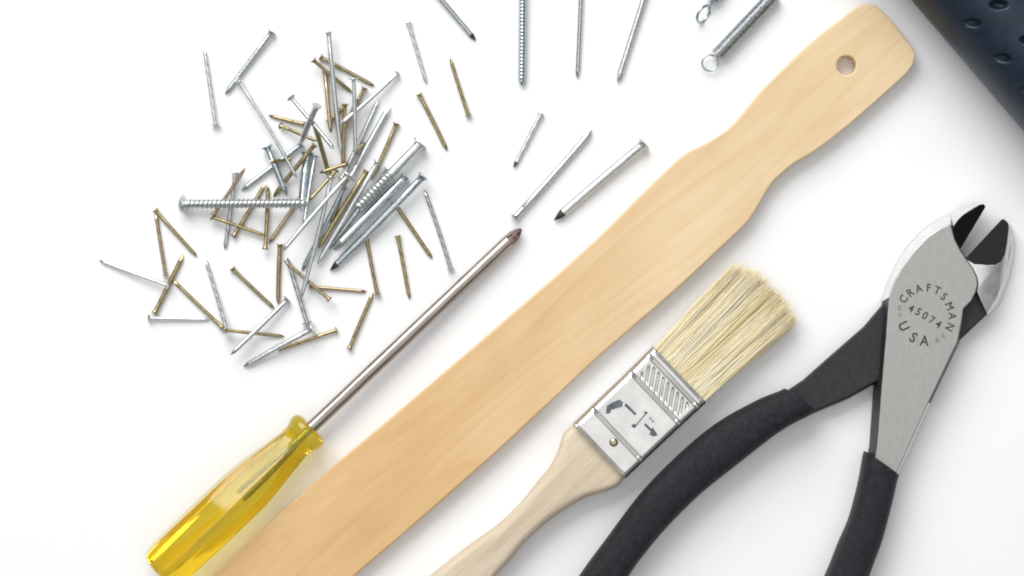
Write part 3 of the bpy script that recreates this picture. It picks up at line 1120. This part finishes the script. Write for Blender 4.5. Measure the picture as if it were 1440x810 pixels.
def solve_heights(items):
    """rest every nail, in order, on the table and on the ones already laid (units: photo pixels)"""
    laid = []
    out = []
    for (hx, hy, tx, ty, r, rh) in items:
        h = np.array([hx, hy]); p = np.array([tx, ty])
        L = np.linalg.norm(p - h)
        d = (p - h) / L
        nn = np.array([-d[1], d[0]])
        samples = []                                  # (t, xy, downward extent, contact radius)
        for s in np.linspace(0.02, 0.99, 90):
            taper = r if s * L < L - 2.6 * r else max(0.4, r * (L - s * L) / (2.6 * r))
            samples.append((s, h + d * s * L, 0.0, taper))
        for o in (-0.9, -0.5, 0, 0.5, 0.9):
            samples.append((0.0, h + nn * rh * o, rh * math.sqrt(1 - o * o) - 0.6, 0.6))
        pts = []
        for t, q, ext, rad in samples:
            c = ext + rad
            for (h2, d2, n2, L2, z0, z1, r2, rh2) in laid:
                w = q - h2
                s2 = w @ d2
                if s2 < -14 or s2 > L2 + 8:
                    continue
                pd = abs(w @ n2)
                if -0.5 <= s2 <= L2 + 0.5 and pd < r2 + rad:
                    rr2 = r2 if s2 < L2 - 2.6 * r2 else max(0.4, r2 * (L2 - s2) / (2.6 * r2))
                    if pd < rr2 + rad:
                        zz = z0 + (z1 - z0) * min(max(s2 / L2, 0), 1)
                        c = max(c, zz + math.sqrt((rr2 + rad) ** 2 - pd * pd) + ext)
                if -2 - rad <= s2 <= 2 + rad and pd < rh2:
                    c = max(c, z0 + math.sqrt(rh2 * rh2 - pd * pd) + rad + ext)
            pts.append((t, c))
        pts.sort()
        best = {}
        for t, c in pts:
            best[t] = max(c, best.get(t, -1))
        P = sorted(best.items())
        hull = []
        for q in P:                                    # upper hull
            while len(hull) >= 2 and (hull[-1][0] - hull[-2][0]) * (q[1] - hull[-2][1]) - (q[0] - hull[-2][0]) * (hull[-1][1] - hull[-2][1]) >= 0:
                hull.pop()
            hull.append(q)
        for a, b in zip(hull[:-1], hull[1:]):
            if a[0] <= 0.47 <= b[0]:
                break
        sl = (b[1] - a[1]) / (b[0] - a[0])
        z0 = a[1] - sl * a[0]
        z1 = z0 + sl
        laid.append((h, d, nn, L, z0, z1, r, rh))
        out.append((z0, z1))
    return out


Hp = H / S
items0 = [(*n[1:5], n[5] * (1.0 if n[0].startswith('screw') else 0.9), n[6]) for n in NAILS]
zs = [(n[5], n[5]) for n in NAILS]
for _ in range(3):
    items = []
    for (hx, hy, tx, ty, r, rh), (z0, z1) in zip(items0, zs):
        k0, k1 = (Hp - z0) / Hp, (Hp - z1) / Hp
        items.append((720 + (hx - 720) * k0, 405 + (hy - 405) * k0, 720 + (tx - 720) * k1, 405 + (ty - 405) * k1, r, rh))
    zs = solve_heights(items)


def nail_geo(L, r, rh, twist):
    """local +x from head to point, pixel units -> shank, head, point"""
    n = 14
    tl = min(r * 2.9, L * 0.2)
    ht = max(1.5, rh * 0.24)
    if twist:
        m = int((L - tl - ht) / 1.4)
        rings = []
        n = 16
        for i in range(m + 1):
            x = ht + (L - tl - ht) * i / m
            ramp = min(1, max(0, (x - ht - 8) / 5)) * min(1, max(0, (L - tl - x) / 4))
            ph = x / (r * 5.2) * math.pi
            fn = lambda a, ph=ph, ramp=ramp: 1 - 0.11 * ramp * (0.5 - 0.5 * np.cos(4 * (a + ph / 2)))
            rings.append(ring_x(x, r, n, fn))
        shank = tube(rings)
    else:
        prof = [(ht * 0.9, r * 1.45), (ht + r * 0.7, r * 1.05), (ht + r * 1.3, r)]
        # pressed grip rings under the head
        x = ht + r * 1.6
        for i in range(4):
            prof += [(x, r), (x + 0.5, r * 0.94), (x + 1.2, r * 0.94), (x + 1.7, r)]
            x += 3.0
        prof += [(x + (L - tl - x) * q, r) for q in (0.15, 0.3, 0.45, 0.6, 0.75, 0.9, 1.0)]
        shank = revolve(prof, n)
    c = rh / 1.0
    head = revolve([(0, c * 0.45), (0.05, c * 0.80), (ht * 0.3, c * 0.97), (ht * 0.6, c), (ht, c * 0.9), (ht + 0.4, r * 1.2)], 20)
    dia = lambda a: 1 / np.maximum(np.abs(np.cos(a)) + np.abs(np.sin(a)), 1e-3) ** 0.8
    rings = [ring_x(L - tl, r, 16), ring_x(L - tl * 0.86, r * 0.99, 16, lambda a: dia(a) ** 0.35), ring_x(L - tl * 0.55, r * 0.80, 16, lambda a: dia(a) ** 0.8),
             ring_x(L - tl * 0.12, r * 0.25, 16, dia), ring_x(L, r * 0.07, 16, dia)]
    point = tube(rings)
    return shank, head, point


def screw_geo(L, r, rh, style):
    n = 24
    ht = rh * 0.62 if style != 2 else 3.6
    smooth_to = {1: 2.0, 2: 0.46 * L, 3: 6.0}[style]
    pitch = {1: 6.2, 2: 6.4, 3: 5.0}[style]
    tip = {1: 12.0, 2: 2.5, 3: 9.0}[style]
    depth = {1: 0.24, 2: 0.22, 3: 0.20}[style]
    t = -np.arange(n) * 2 * np.pi / n
    rings = []
    xs = np.arange(ht * 0.8, L + 0.01, pitch / 7.0)
    for x in xs:
        ph = (x / pitch - t / (2 * np.pi)) % 1.0
        tri = np.clip(1 - np.abs(ph - 0.5) * 3.4, 0, 1)
        amp = depth if x > ht + smooth_to else 0.0
        rad = np.where(amp > 0, r * (1 - depth) + r * amp * tri * 1.15, r * (0.94 if style != 2 else 0.78))
        if x > L - tip:
            q = (L - x) / tip
            rad = rad * (0.12 + 0.88 * min(1, q ** 0.7) if style != 2 else 0.75 + 0.25 * q)
        rings.append(np.stack([np.full(n, x), np.cos(t) * rad, -np.sin(t) * rad], 1))
    shank = tube(rings)
    if style == 2:
        head = revolve([(0, rh * 0.6), (0.2, rh * 0.9), (0.8, rh), (2.2, rh), (3.0, rh * 0.92), (3.6, r * 0.9), (9, r * 0.8)], 28)
    else:
        head = revolve([(-3.0, 2.0), (-2.4, rh * 0.45), (-0.5, rh * 0.78), (2.4, rh * 0.96), (4.6, rh), (5.6, rh * 0.97), (6.2, rh * 0.8), (ht + 0.5, r * 0.9)], 28)
    return shank, head


for (spec, (hx, hy, tx, ty, r, rh), (z0, z1)) in zip(NAILS, items, zs):
    kind, twist, label, group = spec[0], spec[7], spec[8], spec[9]
    p0 = Vector(((hx - 720) * S, (405 - hy) * S, z0 * S + 0.00002))
    p1 = Vector(((tx - 720) * S, (405 - ty) * S, z1 * S + 0.00002))
    d = p1 - p0
    L = d.length / S
    q = d.to_track_quat('X', 'Z') @ Matrix.Rotation(random.uniform(0, 6.28), 3, 'X').to_quaternion()
    is_screw = kind.startswith('screw')
    t = thing("screw" if is_screw else "nail", label, "screw" if is_screw else "nail", p0, None, group)
    t.rotation_mode = 'QUATERNION'
    t.rotation_quaternion = q
    if is_screw:
        style = {'screw': 1, 'screw2': 2, 'screw3': 3}[kind]
        sh, hd = screw_geo(L, r, rh, style)
        mat = M['zinc_light'] if style != 3 else M['zinc_blue']
        link("threaded_shank", new_mesh("threaded_shank", np.asarray(sh[0]) * S, sh[1], angle=50), mat, t)
        link("head", new_mesh("head", np.asarray(hd[0]) * S, hd[1], angle=30), mat, t)
        continue
    sh, hd, pt = nail_geo(L, r, rh, twist)
    mat = M[kind]
    bend = random.uniform(0.2, 1.0) * L / 110.0
    sv = np.array(sh[0], float)
    xx = np.clip((sv[:, 0] - 2) / (L - r * 2.9 - 2), 0, 1)
    sv[:, 1] += bend * 4 * xx * (1 - xx)
    sh = (sv, sh[1])
    link("shank", new_mesh("shank", np.asarray(sh[0]) * S, sh[1], angle=50), mat, t)
    link("head", new_mesh("head", np.asarray(hd[0]) * S, hd[1], angle=40), mat, t)
    dark = any(w in label for w in ("dark point", "black point", "dark-pointed nail,")) or "with a dark point" in label
    pm = M['dark_point'] if dark else (mat if kind in ('brass', 'bronze') else mat)
    link("point", new_mesh("point", np.asarray(pt[0]) * S, pt[1], angle=25), pm, t)
